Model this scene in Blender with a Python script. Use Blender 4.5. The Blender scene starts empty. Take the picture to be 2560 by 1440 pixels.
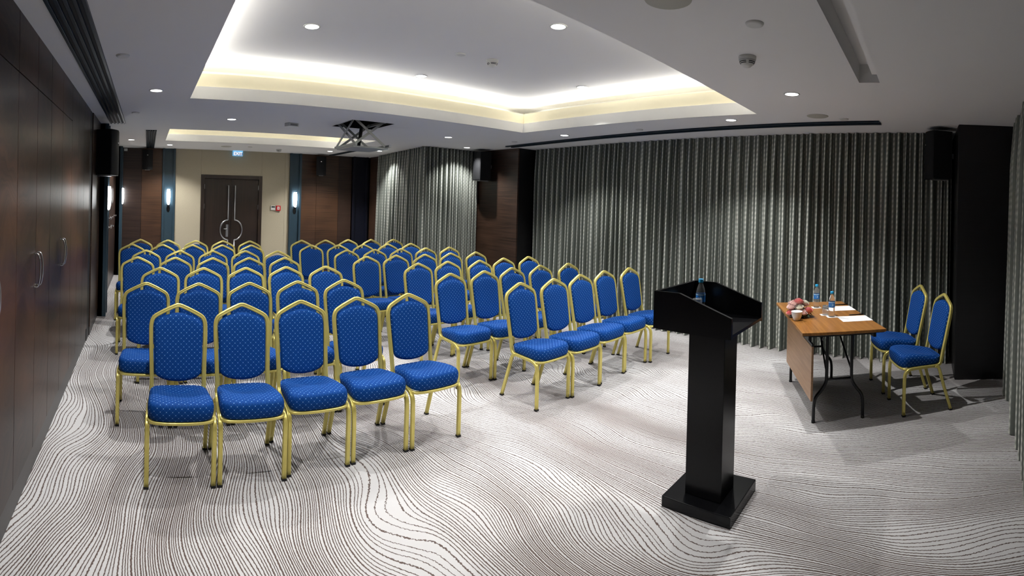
import bpy, bmesh, math, random
from mathutils import Vector, Matrix, Euler
random.seed(7)
PI = math.pi
SC = bpy.context.scene
COL = SC.collection

# ------------------------------------------------------------------ camera
# The photograph is a stitched cylindrical panorama (about 118 degrees wide).
HC, FPX, CXP, CYP, YAW, ROLL = 1.70, 1237.7, 1280.0, 502.5, 0.7367, 0.0288
cam_d = bpy.data.cameras.new('camera')
cam_d.type = 'PANO'
cam_d.panorama_type = 'CENTRAL_CYLINDRICAL'
cam_d.central_cylindrical_range_u_min = -1280.0 / FPX
cam_d.central_cylindrical_range_u_max = 1280.0 / FPX
cam_d.central_cylindrical_range_v_min = -(1440.0 - CYP) / FPX
cam_d.central_cylindrical_range_v_max = CYP / FPX
cam_d.central_cylindrical_radius = 1.0
cam = bpy.data.objects.new('camera', cam_d)
COL.objects.link(cam)
_f = Vector((math.sin(YAW), math.cos(YAW), 0))
_r = Vector((math.cos(YAW), -math.sin(YAW), 0))
_u = Vector((0, 0, 1))
_r, _u = _r * math.cos(ROLL) + _u * math.sin(ROLL), _u * math.cos(ROLL) - _r * math.sin(ROLL)
_m = Matrix((_r, _u, -_f)).transposed().to_4x4()
_m.translation = (0, 0, HC)
cam.matrix_world = _m
SC.camera = cam

# ------------------------------------------------------------------ world, exposure
w = bpy.data.worlds.new('world')
SC.world = w
w.use_nodes = True
w.node_tree.nodes['Background'].inputs[0].default_value = (0.02, 0.022, 0.025, 1)
w.node_tree.nodes['Background'].inputs[1].default_value = 0.05
SC.view_settings.view_transform = 'Standard'
SC.view_settings.look = 'None'
SC.view_settings.exposure = 0.2
SC.view_settings.gamma = 1.0
SC.cycles.caustics_reflective = False
SC.cycles.max_bounces, SC.cycles.diffuse_bounces, SC.cycles.glossy_bounces, SC.cycles.transmission_bounces = 6, 3, 2, 6
SC.view_settings.use_curve_mapping = False
SPOT_W, COVE_W, SCONCE_E = 110.0, 11.0, 18.0      # lamp powers used by the lamp builders below


def srgb(r, g, b):
    def f(c):
        c /= 255.0
        return c / 12.92 if c <= 0.04045 else ((c + 0.055) / 1.055) ** 2.4
    return (f(r), f(g), f(b), 1.0)


# ------------------------------------------------------------------ materials
class NT:
    def __init__(s, name):
        s.m = bpy.data.materials.new(name)
        s.m.use_nodes = True
        s.t = s.m.node_tree
        s.b = s.t.nodes['Principled BSDF']

    def n(s, typ, **kw):
        nd = s.t.nodes.new(typ)
        for k, v in kw.items():
            setattr(nd, k, v)
        return nd

    def put(s, sock, v):
        if isinstance(v, bpy.types.NodeSocket):
            s.t.links.new(v, sock)
        elif isinstance(v, (int, float)) and sock.type == 'RGBA':
            sock.default_value = (v, v, v, 1)
        else:
            sock.default_value = v

    def math(s, op, a, b=None, c=None):
        nd = s.n('ShaderNodeMath', operation=op)
        s.put(nd.inputs[0], a)
        if b is not None:
            s.put(nd.inputs[1], b)
        if c is not None:
            s.put(nd.inputs[2], c)
        return nd.outputs[0]

    def step(s, v, lo, hi, a=0.0, b=1.0, smooth=True):
        nd = s.n('ShaderNodeMapRange', interpolation_type='SMOOTHSTEP' if smooth else 'LINEAR')
        s.put(nd.inputs[0], v)
        for i, q in enumerate((lo, hi, a, b)):
            nd.inputs[i + 1].default_value = q
        return nd.outputs[0]

    def mix(s, fac, a, b):
        nd = s.n('ShaderNodeMix', data_type='RGBA')
        s.put(nd.inputs[0], fac)
        s.put(nd.inputs[6], a)
        s.put(nd.inputs[7], b)
        return nd.outputs[2]

    def pos(s):
        nd = s.n('ShaderNodeNewGeometry')
        sp = s.n('ShaderNodeSeparateXYZ')
        s.t.links.new(nd.outputs['Position'], sp.inputs[0])
        return sp.outputs

    def obj(s):
        nd = s.n('ShaderNodeTexCoord')
        sp = s.n('ShaderNodeSeparateXYZ')
        s.t.links.new(nd.outputs['Object'], sp.inputs[0])
        return sp.outputs

    def uv(s):
        nd = s.n('ShaderNodeUVMap')
        sp = s.n('ShaderNodeSeparateXYZ')
        s.t.links.new(nd.outputs[0], sp.inputs[0])
        return sp.outputs

    def vec(s, x, y, z):
        nd = s.n('ShaderNodeCombineXYZ')
        for i, q in enumerate((x, y, z)):
            s.put(nd.inputs[i], q)
        return nd.outputs[0]

    def noise(s, vec, scale=1.0, detail=2.0, rough=0.5, out=0, dist=0.0):
        nd = s.n('ShaderNodeTexNoise')
        s.put(nd.inputs['Vector'], vec)
        nd.inputs['Scale'].default_value = scale
        nd.inputs['Detail'].default_value = detail
        nd.inputs['Roughness'].default_value = rough
        nd.inputs['Distortion'].default_value = dist
        return nd.outputs[out]

    def bump(s, h, strength=0.3, dist=0.002):
        nd = s.n('ShaderNodeBump')
        nd.inputs['Strength'].default_value = strength
        nd.inputs['Distance'].default_value = dist
        s.put(nd.inputs['Height'], h)
        s.t.links.new(nd.outputs[0], s.b.inputs['Normal'])

    def fin(s, col=None, rough=None, metal=None, spec=None, coat=None, emis=None, estr=None, trans=None, ior=None, sheen=None):
        for k, v in (('Base Color', col), ('Roughness', rough), ('Metallic', metal), ('Specular IOR Level', spec),
                     ('Coat Weight', coat), ('Emission Color', emis), ('Emission Strength', estr),
                     ('Transmission Weight', trans), ('IOR', ior), ('Sheen Weight', sheen)):
            if v is not None:
                s.put(s.b.inputs[k], v)
        return s.m


def paint(name, col, rough=0.6, var=0.03, metal=0.0, spec=0.5, scale=9.0, bump=0.0):
    t = NT(name)
    p = t.n('ShaderNodeTexCoord').outputs['Object']
    nz = t.noise(p, scale, 4)
    c2 = tuple(min(1, c * (1 + 3 * var)) for c in col[:3]) + (1,)
    c1 = tuple(c * (1 - 3 * var) for c in col[:3]) + (1,)
    if bump:
        t.bump(t.noise(p, 220, 2), bump, 0.001)
    return t.fin(t.mix(nz, c1, c2), rough, metal, spec)


def wood(name, c_dark, c_mid, c_light, along='y', rough=0.3, wavy=0.0, scale=1.0, spec=0.5, coat=0.0):
    """veneer: thin streaks running along one world axis; wavy bends them into flame figure"""
    t = NT(name)
    P = t.pos() if along in 'xyzd' else t.obj()
    x, y, z = P[0], P[1], P[2]
    base = t.vec(x, y, z)
    warp = t.noise(base, 1.3 * scale, 3, 0.55)
    if along == 'y':      # grain horizontal on walls facing x
        g = t.vec(t.math('MULTIPLY', x, 3), t.math('MULTIPLY', y, 1.2), t.math('MULTIPLY_ADD', z, 60, t.math('MULTIPLY', warp, wavy * 60)))
    elif along == 'x':
        g = t.vec(t.math('MULTIPLY', x, 1.2), t.math('MULTIPLY', y, 3), t.math('MULTIPLY_ADD', z, 60, t.math('MULTIPLY', warp, wavy * 60)))
    elif along == 'd':    # diagonal flame figure on the cupboard wall
        dd = t.math('ADD', t.math('MULTIPLY', z, 14.0), t.math('MULTIPLY', y, -9.0))
        g = t.vec(t.math('MULTIPLY', x, 3), t.math('MULTIPLY', t.math('ADD', y, z), 1.0), t.math('ADD', dd, t.math('MULTIPLY', warp, wavy * 30)))
    elif along == 'z':
        g = t.vec(t.math('MULTIPLY_ADD', x, 60, t.math('MULTIPLY', warp, wavy * 60)), t.math('MULTIPLY', y, 60), t.math('MULTIPLY', z, 1.2))
    elif along == 'ox':   # object space, along local x
        g = t.vec(t.math('MULTIPLY', x, 2.0), t.math('MULTIPLY_ADD', y, 50, t.math('MULTIPLY', warp, wavy * 60)), t.math('MULTIPLY', z, 50))
    n1 = t.noise(g, 1.0 * scale, 4, 0.6)
    n2 = t.noise(base, 0.9 * scale, 2, 0.5)
    c = t.mix(t.step(n1, 0.3, 0.72), c_dark, c_mid)
    c = t.mix(t.math('MULTIPLY', t.step(n2, 0.42, 0.75), 0.55), c, c_light)
    t.bump(n1, 0.06, 0.001)
    return t.fin(c, rough, 0.0, spec, coat)


M = {}
M['ceiling'] = paint('ceiling_paint', (0.88, 0.872, 0.855, 1), 0.75, 0.008, scale=1.5)
M['cream_cove'] = paint('cove_cream_paint', (0.80, 0.74, 0.54, 1), 0.7, 0.01, scale=2)
M['lip'] = paint('tray_lip_paint', (0.80, 0.795, 0.76, 1), 0.7, 0.008, scale=2)
M['wood_wall'] = wood('walnut_flame_veneer', srgb(14, 9, 8), srgb(56, 38, 30), srgb(104, 70, 50), 'd', 0.30, 1.1, 1.0, 0.16)
M['wood_far'] = wood('walnut_straight_veneer', srgb(42, 28, 20), srgb(78, 54, 39), srgb(104, 74, 52), 'x', 0.34, 0.05, 1.0)
M['wood_far_dark'] = wood('dark_walnut_veneer', srgb(32, 23, 20), srgb(58, 43, 36), srgb(74, 55, 45), 'x', 0.34, 0.05, 1.0)
M['wood_side'] = wood('walnut_side_veneer', srgb(32, 22, 17), srgb(64, 46, 36), srgb(86, 62, 47), 'y', 0.32, 0.05, 1.0)
M['wood_black'] = wood('black_stained_veneer', srgb(9, 9, 11), srgb(17, 16, 18), srgb(25, 22, 24), 'y', 0.4, 0.05, 1.0)
M['door_wood'] = wood('door_walnut_veneer', srgb(26, 18, 13), srgb(45, 31, 23), srgb(58, 41, 31), 'z', 0.38, 0.02, 0.8)
M['plinth'] = paint('plinth_laminate', srgb(62, 60, 60), 0.4, 0.03)
M['black'] = paint('black_paint', srgb(11, 12, 15), 0.45, 0.04)
M['blackmetal'] = paint('black_powdercoat', srgb(14, 16, 20), 0.35, 0.04, 0.2)
M['speaker'] = paint('black_speaker_paint', srgb(10, 11, 14), 0.65, 0.05, spec=0.3)
M['rubber'] = paint('black_rubber', srgb(16, 16, 17), 0.6, 0.05)
M['steel'] = paint('brushed_steel', (0.55, 0.56, 0.58, 1), 0.28, 0.03, 1.0)
M['chrome'] = paint('chrome', (0.75, 0.76, 0.78, 1), 0.15, 0.01, 1.0)
M['teal'] = paint('petrol_blue_lacquer', srgb(44, 64, 76), 0.35, 0.02)
M['beige'] = paint('beige_wallcovering', srgb(184, 175, 152), 0.8, 0.02, scale=40, bump=0.05)
M['white_plastic'] = paint('white_plastic', (0.68, 0.68, 0.65, 1), 0.45, 0.01)
M['grey_plastic'] = paint('grey_plastic', (0.25, 0.25, 0.24, 1), 0.5, 0.02)
M['dark_slot'] = paint('dark_slot', srgb(14, 15, 16), 0.6, 0.03)
M['diffuser'] = paint('anthracite_anodised_metal', srgb(24, 42, 56), 0.34, 0.03, 0.3)
M['lift_metal'] = paint('lift_grey_steel', srgb(178, 182, 180), 0.4, 0.02, 0.35)
M['void'] = paint('ceiling_void', srgb(10, 10, 11), 0.9, 0.05)
M['red'] = paint('red_plastic', srgb(190, 30, 38), 0.4, 0.02)
M['paper'] = paint('white_paper', (0.86, 0.86, 0.86, 1), 0.8, 0.005)
M['ceramic'] = paint('white_ceramic', (0.82, 0.80, 0.77, 1), 0.2, 0.01)
M['lcd'] = paint('display_grey', srgb(52, 58, 60), 0.25, 0.05)


def emissive(name, col, strength):
    t = NT(name)
    nz = t.noise(t.n('ShaderNodeTexCoord').outputs['Object'], 5, 1)
    c = t.mix(nz, col, tuple(min(1, q * 1.02) for q in col[:3]) + (1,))
    return t.fin((0.8, 0.8, 0.8, 1), 0.5, emis=c, estr=strength)


M['lamp'] = emissive('downlight_glow', (1.0, 0.985, 0.97, 1), 9.0)
M['sconce'] = emissive('opal_glass_glow', (0.97, 0.985, 1.0, 1), SCONCE_E)
M['exit_blue'] = emissive('exit_sign_blue', srgb(0, 70, 150), 0.55)
M['exit_cyan'] = emissive('exit_sign_cyan', srgb(50, 165, 225), 0.75)
M['exit_white'] = emissive('exit_sign_white', (0.85, 0.95, 1, 1), 1.3)


def gold_mat():
    t = NT('gold_anodised_frame')
    nz = t.noise(t.n('ShaderNodeTexCoord').outputs['Object'], 30, 3)
    return t.fin(t.mix(nz, (0.66, 0.56, 0.14, 1), (0.74, 0.64, 0.21, 1)), 0.30, 0.45, 0.5)


M['gold'] = gold_mat()


def fabric_mat():
    t = NT('blue_dotted_upholstery')
    u, v, _ = t.uv()
    S = 0.035
    a = t.math('DIVIDE', t.math('ADD', u, v), S)
    b = t.math('DIVIDE', t.math('SUBTRACT', u, v), S)
    da = t.math('PINGPONG', a, 0.5)      # 0 at integers
    db = t.math('PINGPONG', b, 0.5)
    line = t.math('MAXIMUM', t.step(da, 0.03, 0.075, 1, 0), t.step(db, 0.03, 0.075, 1, 0))
    rr = t.math('SQRT', t.math('ADD', t.math('MULTIPLY', da, da), t.math('MULTIPLY', db, db)))
    dot = t.step(rr, 0.055, 0.11, 1, 0)
    weave = t.noise(t.vec(u, v, 0.0), 900, 2)
    base = t.mix(weave, srgb(2, 41, 98), srgb(7, 68, 142))
    c = t.mix(t.math('MULTIPLY', line, 0.14), base, srgb(50, 125, 215))
    c = t.mix(t.math('MULTIPLY', dot, 0.9), c, srgb(165, 200, 236))
    t.bump(weave, 0.25, 0.0006)
    return t.fin(c, 0.75, 0.0, 0.12)


M['fabric'] = fabric_mat()


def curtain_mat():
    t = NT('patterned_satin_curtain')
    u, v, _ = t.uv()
    # u counts pleats: woven silver rope columns, four to a pleat, one locked on each ridge as its painted highlight, on a dark grey-green ground
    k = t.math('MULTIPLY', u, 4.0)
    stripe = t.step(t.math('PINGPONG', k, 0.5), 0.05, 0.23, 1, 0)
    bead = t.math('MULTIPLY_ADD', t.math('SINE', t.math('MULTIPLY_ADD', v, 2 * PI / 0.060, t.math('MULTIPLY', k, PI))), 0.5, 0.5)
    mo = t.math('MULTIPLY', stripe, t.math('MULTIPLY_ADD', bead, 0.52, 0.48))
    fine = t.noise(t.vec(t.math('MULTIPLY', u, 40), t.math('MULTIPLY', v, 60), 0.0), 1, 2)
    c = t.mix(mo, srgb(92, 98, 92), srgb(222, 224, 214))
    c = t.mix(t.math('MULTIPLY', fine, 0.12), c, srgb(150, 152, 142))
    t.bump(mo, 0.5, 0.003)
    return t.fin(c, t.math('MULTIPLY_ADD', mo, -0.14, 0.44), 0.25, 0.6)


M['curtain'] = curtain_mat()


def carpet_mat():
    """pale carpet with dark wavering contour lines that bunch and spread"""
    t = NT('contour_line_carpet')
    x, y, z = t.pos()
    sm = t.math('SUBTRACT', t.noise(t.vec(x, y, 0.0), 75, 1), 0.5)

    def field(x, y):
        q = x
        for fx, fy, z0, amp in ((1.0, 0.70, 3.7, 0.74), (2.3, 1.4, 9.1, 0.23), (5.0, 2.6, 1.9, 0.04)):
            n = t.noise(t.vec(t.math('MULTIPLY', x, fx), t.math('MULTIPLY', y, fy), z0), 1.0, 0, 0.4)
            q = t.math('MULTIPLY_ADD', n, amp, q)
        return q
    e = 0.004
    s0 = field(x, y)
    gx = t.math('DIVIDE', t.math('SUBTRACT', field(t.math('ADD', x, e), y), s0), e)
    gy = t.math('DIVIDE', t.math('SUBTRACT', field(x, t.math('ADD', y, e)), s0), e)
    grad = t.math('MAXIMUM', t.math('SQRT', t.math('ADD', t.math('MULTIPLY', gx, gx), t.math('MULTIPLY', gy, gy))), 0.12)
    FR = 60.0
    irr = t.noise(t.vec(t.math('MULTIPLY', s0, 26.0), t.math('MULTIPLY', y, 0.35), 0.0), 1.0, 0)
    ph = t.math('MULTIPLY_ADD', irr, 1.2, t.math('MULTIPLY', t.math('MULTIPLY_ADD', sm, 0.006, s0), FR))
    d = t.math('DIVIDE', t.math('PINGPONG', ph, 0.5), t.math('MULTIPLY', grad, FR))      # metres to the nearest line
    ln = t.step(d, 0.0018, 0.0039, 1, 0)
    pile = t.noise(t.vec(x, y, 0.0), 420, 3, 0.7)
    light = t.mix(pile, srgb(188, 187, 187), srgb(218, 217, 217))
    dark = t.mix(pile, srgb(72, 59, 54), srgb(104, 88, 82))
    c = t.mix(ln, light, dark)
    h = t.math('SUBTRACT', pile, t.math('MULTIPLY', ln, 0.6))
    t.bump(h, 0.45, 0.003)
    return t.fin(c, 0.9, 0.0, 0.15, sheen=0.1)


M['carpet'] = carpet_mat()
M['table_wood'] = wood('oak_laminate', srgb(134, 88, 40), srgb(166, 114, 58), srgb(182, 132, 76), 'ox', 0.28, 0.06, 1.0)
M['panel_wood'] = wood('oak_laminate_panel', srgb(142, 106, 74), srgb(160, 124, 90), srgb(172, 137, 102), 'ox', 0.4, 0.05, 1.0)
M['lectern'] = wood('black_ash_laminate', srgb(5, 6, 8), srgb(11, 11, 14), srgb(15, 14, 17), 'z', 0.25, 0.01, 1.0, 0.24)


def glass(name, col=(1, 1, 1, 1), rough=0.02, ior=1.33, tr=1.0):
    t = NT(name)
    nz = t.noise(t.n('ShaderNodeTexCoord').outputs['Object'], 40, 1)
    return t.fin(t.mix(nz, col, tuple(c * 0.97 for c in col[:3]) + (1,)), rough, trans=tr, ior=ior, spec=0.8)


M['pet'] = glass('clear_bottle_plastic', (0.97, 0.99, 1, 1), 0.05, 1.18, 0.92)
M['glass'] = glass('clear_glass', (0.98, 0.99, 1, 1), 0.02, 1.22, 0.90)
M['cap_blue'] = paint('light_blue_cap', srgb(40, 160, 215), 0.4, 0.02)
M['label_blue'] = paint('blue_label', srgb(36, 118, 200), 0.45, 0.05)
M['label_pale'] = paint('pale_blue_print', srgb(165, 208, 240), 0.45, 0.05)


def petal(name, c1, c2):
    t = NT(name)
    n = t.noise(t.n('ShaderNodeTexCoord').outputs['Object'], 60, 3)
    return t.fin(t.mix(n, c1, c2), 0.6, sheen=0.2)


M['rose_pink'] = petal('rose_pink', srgb(238, 128, 132), srgb(250, 176, 172))
M['rose_pale'] = petal('rose_pale', srgb(246, 206, 198), srgb(252, 234, 228))
M['rose_cream'] = petal('rose_cream', srgb(236, 232, 214), srgb(250, 246, 236))
M['leaf'] = petal('leaf_green', srgb(30, 52, 34), srgb(58, 84, 52))


# ------------------------------------------------------------------ mesh helpers
def newobj(name, verts, faces, mat, parent=None, smooth=False, uvs=None, loc=None, rot=None):
    me = bpy.data.meshes.new(name)
    me.from_pydata([tuple(v) for v in verts], [], faces)
    if uvs is not None:
        ul = me.uv_layers.new(name='UVMap')
        for lp in me.loops:
            ul.data[lp.index].uv = uvs[lp.vertex_index]
    me.materials.append(mat)
    if smooth:
        me.polygons.foreach_set('use_smooth', [True] * len(me.polygons))
    me.update()
    return link(name, me, parent, loc, rot)


def link(name, me, parent=None, loc=None, rot=None):
    o = bpy.data.objects.new(name, me)
    COL.objects.link(o)
    if loc is not None:
        o.location = loc
    if rot is not None:
        o.rotation_euler = rot
    if parent is not None:
        o.parent = parent
    return o


def tag(o, label=None, cat=None, group=None, kind=None):
    for k, v in (('label', label), ('category', cat), ('group', group), ('kind', kind)):
        if v:
            o[k] = v
    return o


def thing(name, label, cat, loc=(0, 0, 0), rz=0.0, group=None):
    o = bpy.data.objects.new(name, None)
    o.empty_display_size = 0.1
    COL.objects.link(o)
    o.location = loc
    o.rotation_euler = (0, 0, rz)
    return tag(o, label, cat, group)


class MB:
    """collects verts and faces of one mesh"""
    def __init__(s):
        s.v, s.f = [], []

    def add(s, v, f):
        k = len(s.v)
        s.v += [tuple(q) for q in v]
        s.f += [tuple(i + k for i in q) for q in f]
        return s

    def box(s, x0, x1, y0, y1, z0, z1):
        v = [(x, y, z) for z in (z0, z1) for y in (y0, y1) for x in (x0, x1)]
        return s.add(v, [(0, 2, 3, 1), (4, 5, 7, 6), (0, 1, 5, 4), (2, 6, 7, 3), (0, 4, 6, 2), (1, 3, 7, 5)])

    def build(s, name, mat, parent=None, smooth=False, **kw):
        return newobj(name, s.v, s.f, mat, parent, smooth, **kw)


def bevel_box(x0, x1, y0, y1, z0, z1, b=0.004, seg=2):
    bm = bmesh.new()
    mb = MB().box(x0, x1, y0, y1, z0, z1)
    vs = [bm.verts.new(v) for v in mb.v]
    for f in mb.f:
        bm.faces.new([vs[i] for i in f])
    bmesh.ops.bevel(bm, geom=bm.edges[:], offset=b, segments=seg, affect='EDGES', profile=0.6)
    bmesh.ops.recalc_face_normals(bm, faces=bm.faces[:])
    bm.verts.index_update()
    out = ([v.co.copy() for v in bm.verts], [[v.index for v in f.verts] for f in bm.faces])
    bm.free()
    return out


def bbox(name, mat, parent, x0, x1, y0, y1, z0, z1, b=0.003, **kw):
    v, f = bevel_box(x0, x1, y0, y1, z0, z1, b)
    return newobj(name, v, f, mat, parent, **kw)


def box(name, mat, parent, x0, x1, y0, y1, z0, z1, **kw):
    return MB().box(x0, x1, y0, y1, z0, z1).build(name, mat, parent, **kw)


def lathe(prof, n=24, cap=True):
    """prof: list of (r, z), bottom first"""
    v, f = [], []
    for r, z in prof:
        for i in range(n):
            a = 2 * PI * i / n
            v.append((r * math.cos(a), r * math.sin(a), z))
    for k in range(len(prof) - 1):
        for i in range(n):
            j = (i + 1) % n
            f.append((k * n + i, k * n + j, (k + 1) * n + j, (k + 1) * n + i))
    if cap:
        f.append(tuple(reversed(range(n))))
        f.append(tuple((len(prof) - 1) * n + i for i in range(n)))
    return v, f


def catmull(pts, n=6):
    P = [Vector(p) for p in pts]
    P = [P[0] * 2 - P[1]] + P + [P[-1] * 2 - P[-2]]
    out = []
    for i in range(1, len(P) - 2):
        for k in range(n):
            t = k / n
            p0, p1, p2, p3 = P[i - 1:i + 3]
            out.append(0.5 * ((2 * p1) + (p2 - p0) * t + (2 * p0 - 5 * p1 + 4 * p2 - p3) * t * t + (3 * p1 - p0 - 3 * p2 + p3) * t ** 3))
    out.append(P[-2])
    return out


def sweep(path, sect, up=Vector((1, 0, 0)), closed_caps=True):
    """sect: list of (a, b) offsets along (side, normal). Parallel transport."""
    path = [Vector(p) for p in path]
    n = len(sect)
    v, f = [], []
    side = None
    for i, p in enumerate(path):
        if i == 0:
            t = path[1] - p
        elif i == len(path) - 1:
            t = p - path[-2]
        else:
            t = (path[i + 1] - p).normalized() + (p - path[i - 1]).normalized()
        t.normalize()
        if side is None:
            side = up - t * up.dot(t)
        else:
            side = side - t * side.dot(t)
        side.normalize()
        nor = t.cross(side)
        for a, b in sect:
            v.append(p + side * a + nor * b)
    for k in range(len(path) - 1):
        for i in range(n):
            j = (i + 1) % n
            f.append((k * n + i, k * n + j, (k + 1) * n + j, (k + 1) * n + i))
    if closed_caps:
        f.append(tuple(reversed(range(n))))
        f.append(tuple((len(path) - 1) * n + i for i in range(n)))
    return v, f


def circ(r, n=8):
    return [(r * math.cos(2 * PI * i / n), r * math.sin(2 * PI * i / n)) for i in range(n)]


def tube(path, r, n=8, up=Vector((1, 0, 0))):
    return sweep(path, circ(r, n), up)


def ribbed(wa, wb, g=0.0022, r=0.004):
    """rounded rectangular extrusion profile with a groove on each face"""
    h, k = wa / 2, wb / 2
    q = []
    for sx, sy, axis in ((1, 1, 0), (-1, 1, 1), (-1, -1, 0), (1, -1, 1)):
        if (sx, sy) == (1, 1):
            q += [(h, k - r), (h - r, k), (0.004, k), (0.0, k - g), (-0.004, k)]
        elif (sx, sy) == (-1, 1):
            q += [(-h + r, k), (-h, k - r), (-h, 0.004), (-h + g, 0), (-h, -0.004)]
        elif (sx, sy) == (-1, -1):
            q += [(-h, -k + r), (-h + r, -k), (-0.004, -k), (0, -k + g), (0.004, -k)]
        else:
            q += [(h - r, -k), (h, -k + r), (h, -0.004), (h - g, 0), (h, 0.004)]
    return q


def rotz(v, a):
    c, s = math.cos(a), math.sin(a)
    return (v[0] * c - v[1] * s, v[0] * s + v[1] * c, v[2])


# ------------------------------------------------------------------ floor and ceiling
H = 2.60
TZ = 2.96             # raised ceiling inside the trays
LIPZ, LIP2Z = 2.722, 2.852
tag(box('floor', M['carpet'], None, -0.90, 6.60, -1.40, 10.60, -0.05, 0.0), kind='structure')


def holed(x0, x1, y0, y1, holes, z):
    xs = sorted({x0, x1, *[h[0] for h in holes], *[h[1] for h in holes]})
    ys = sorted({y0, y1, *[h[2] for h in holes], *[h[3] for h in holes]})
    v, f = [], []
    for i in range(len(xs) - 1):
        for j in range(len(ys) - 1):
            cx, cy = (xs[i] + xs[i + 1]) / 2, (ys[j] + ys[j + 1]) / 2
            if any(h[0] < cx < h[1] and h[2] < cy < h[3] for h in holes):
                continue
            k = len(v)
            v += [(xs[i], ys[j], z), (xs[i], ys[j + 1], z), (xs[i + 1], ys[j + 1], z), (xs[i + 1], ys[j], z)]
            f.append((k, k + 1, k + 2, k + 3))
    return v, f


TRAYS = [(0.39, 4.47, 1.60, 4.75), (0.30, 3.52, 7.10, 8.73)]
SCREEN_SLOT = (0.40, 3.45, 0.335, 0.48)
LIFT = (2.31, 2.88, 5.33, 5.97)
cv, cf = holed(-0.90, 6.60, -1.40, 10.60, TRAYS + [SCREEN_SLOT, LIFT], H)
ceiling = tag(newobj('ceiling', cv, cf, M['ceiling']), kind='structure')
COVE = 0.38


def frame4(x0, x1, y0, y1, t_):
    """four bars around a rectangle, t_ wide, outside of it"""
    return ((x0 - t_, x1 + t_, y0 - t_, y0), (x0 - t_, x1 + t_, y1, y1 + t_), (x0 - t_, x0, y0, y1), (x1, x1 + t_, y0, y1))


for ti, (x0, x1, y0, y1) in enumerate(TRAYS):
    a, b, c, d = x0 - COVE, x1 + COVE, y0 - COVE, y1 + COVE
    newobj('tray_ceiling', [(a, c, TZ), (a, d, TZ), (b, d, TZ), (b, c, TZ)], [(0, 1, 2, 3)], M['ceiling'], ceiling)
    for q in frame4(x0, x1, y0, y1, 0.03):
        box('tray_lip', M['lip'], ceiling, *q, H + 0.0015, LIPZ)
    e = 0.026
    for q in frame4(x0 - e, x1 + e, y0 - e, y1 + e, 0.02):
        box('trough_front', M['cream_cove'], ceiling, *q, LIPZ - 0.02, LIP2Z)
    for q in frame4(a, b, c, d, 0.02):
        box('cove_wall', M['lip'], ceiling, *q, H + 0.002, TZ)
    # LED strips lying in the trough behind the upper band, shining up
    o_ = 0.075
    TILT = -math.radians(50)      # leaning towards the middle of the tray
    for sx, sy, lx, ly, rx, ry in (((x0 + x1) / 2, y0 - o_, x1 - x0, 0.03, PI + TILT, 0), ((x0 + x1) / 2, y1 + o_, x1 - x0, 0.03, PI - TILT, 0),
                                   (x0 - o_, (y0 + y1) / 2, 0.03, y1 - y0, 0, PI - TILT), (x1 + o_, (y0 + y1) / 2, 0.03, y1 - y0, 0, PI + TILT)):
        ld = bpy.data.lights.new('cove_led_strip', 'AREA')
        ld.shape = 'RECTANGLE'
        ld.size, ld.size_y = lx, ly
        ld.energy = COVE_W * max(lx, ly)
        ld.color = (1.0, 0.975, 0.93)
        lo = link('cove_led_strip', ld, None, (sx, sy, 2.842), (rx, ry, 0))
# recess for the projection screen
x0, x1, y0, y1 = SCREEN_SLOT
mb = MB()
mb.add([(x0, y0, H), (x1, y0, H), (x1, y1, H), (x0, y1, H), (x0, y0, H + 0.13), (x1, y0, H + 0.13), (x1, y1, H + 0.13), (x0, y1, H + 0.13)],
       [(0, 1, 5, 4), (1, 2, 6, 5), (2, 3, 7, 6), (3, 0, 4, 7), (4, 5, 6, 7)])
mb.build('screen_recess', M['ceiling'], ceiling)
box('screen_recess_step', M['ceiling'], ceiling, x0, x1 - 0.10, y0 + 0.001, y0 + 0.045, H + 0.03, H + 0.129)
x0, x1, y0, y1 = LIFT
mb = MB()
mb.add([(x0, y0, H), (x1, y0, H), (x1, y1, H), (x0, y1, H), (x0, y0, H + 0.3), (x1, y0, H + 0.3), (x1, y1, H + 0.3), (x0, y1, H + 0.3)],
       [(0, 1, 5, 4), (1, 2, 6, 5), (2, 3, 7, 6), (3, 0, 4, 7), (4, 5, 6, 7)])
mb.build('lift_shaft', M['void'], ceiling)

# ------------------------------------------------------------------ left wall with cupboards
XL = -0.65
wl = tag(box('wall_left', M['wood_black'], None, -0.90, -0.70, -1.40, 10.60, 0, H), kind='structure')
G = 0.004
seams = [-1.20, -0.10, 0.73, 1.55, 1.99, 2.42, 2.86, 3.28, 3.73, 4.20]
for i in range(len(seams) - 1):     # fixed panels above the cupboard doors
    bbox('wood_panel', M['wood_wall'], wl, -0.70, XL, seams[i] + G / 2, seams[i + 1] - G / 2, 2.29 + G, H, 0.0015)
for a, b in ((4.20, 4.60), (4.60, 5.02), (5.02, 5.50)):
    bbox('wood_panel', M['wood_wall'], wl, -0.70, XL, a + G / 2, b - G / 2, 0.15, H, 0.0015)
for a, b in ((-1.20, -0.10), (-0.10, 0.73), (0.73, 1.55)):
    bbox('wood_panel', M['wood_wall'], wl, -0.70, XL, a + G / 2, b - G / 2, 0.15, 2.29, 0.0015)
bbox('edge_strip', M['black'], wl, -0.70, XL - 0.002, 5.505, 5.73, 0.0, H, 0.002)
bbox('wood_panel', M['wood_side'], wl, -0.70, XL + 0.01, 5.735, 6.625, 0.10, H, 0.0015)
for a, b in ((6.905, 7.90), (7.90, 8.90), (8.90, 9.945)):
    bbox('wood_panel', M['wood_side'], wl, -0.70, XL + 0.01, a + G / 2, b - G / 2, 0.10, H, 0.0015)
bl = tag(MB().box(-0.70, XL - 0.008, -1.2, 5.50, 0, 0.147).build('baseboard_left', M['plinth']), kind='structure')
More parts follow.
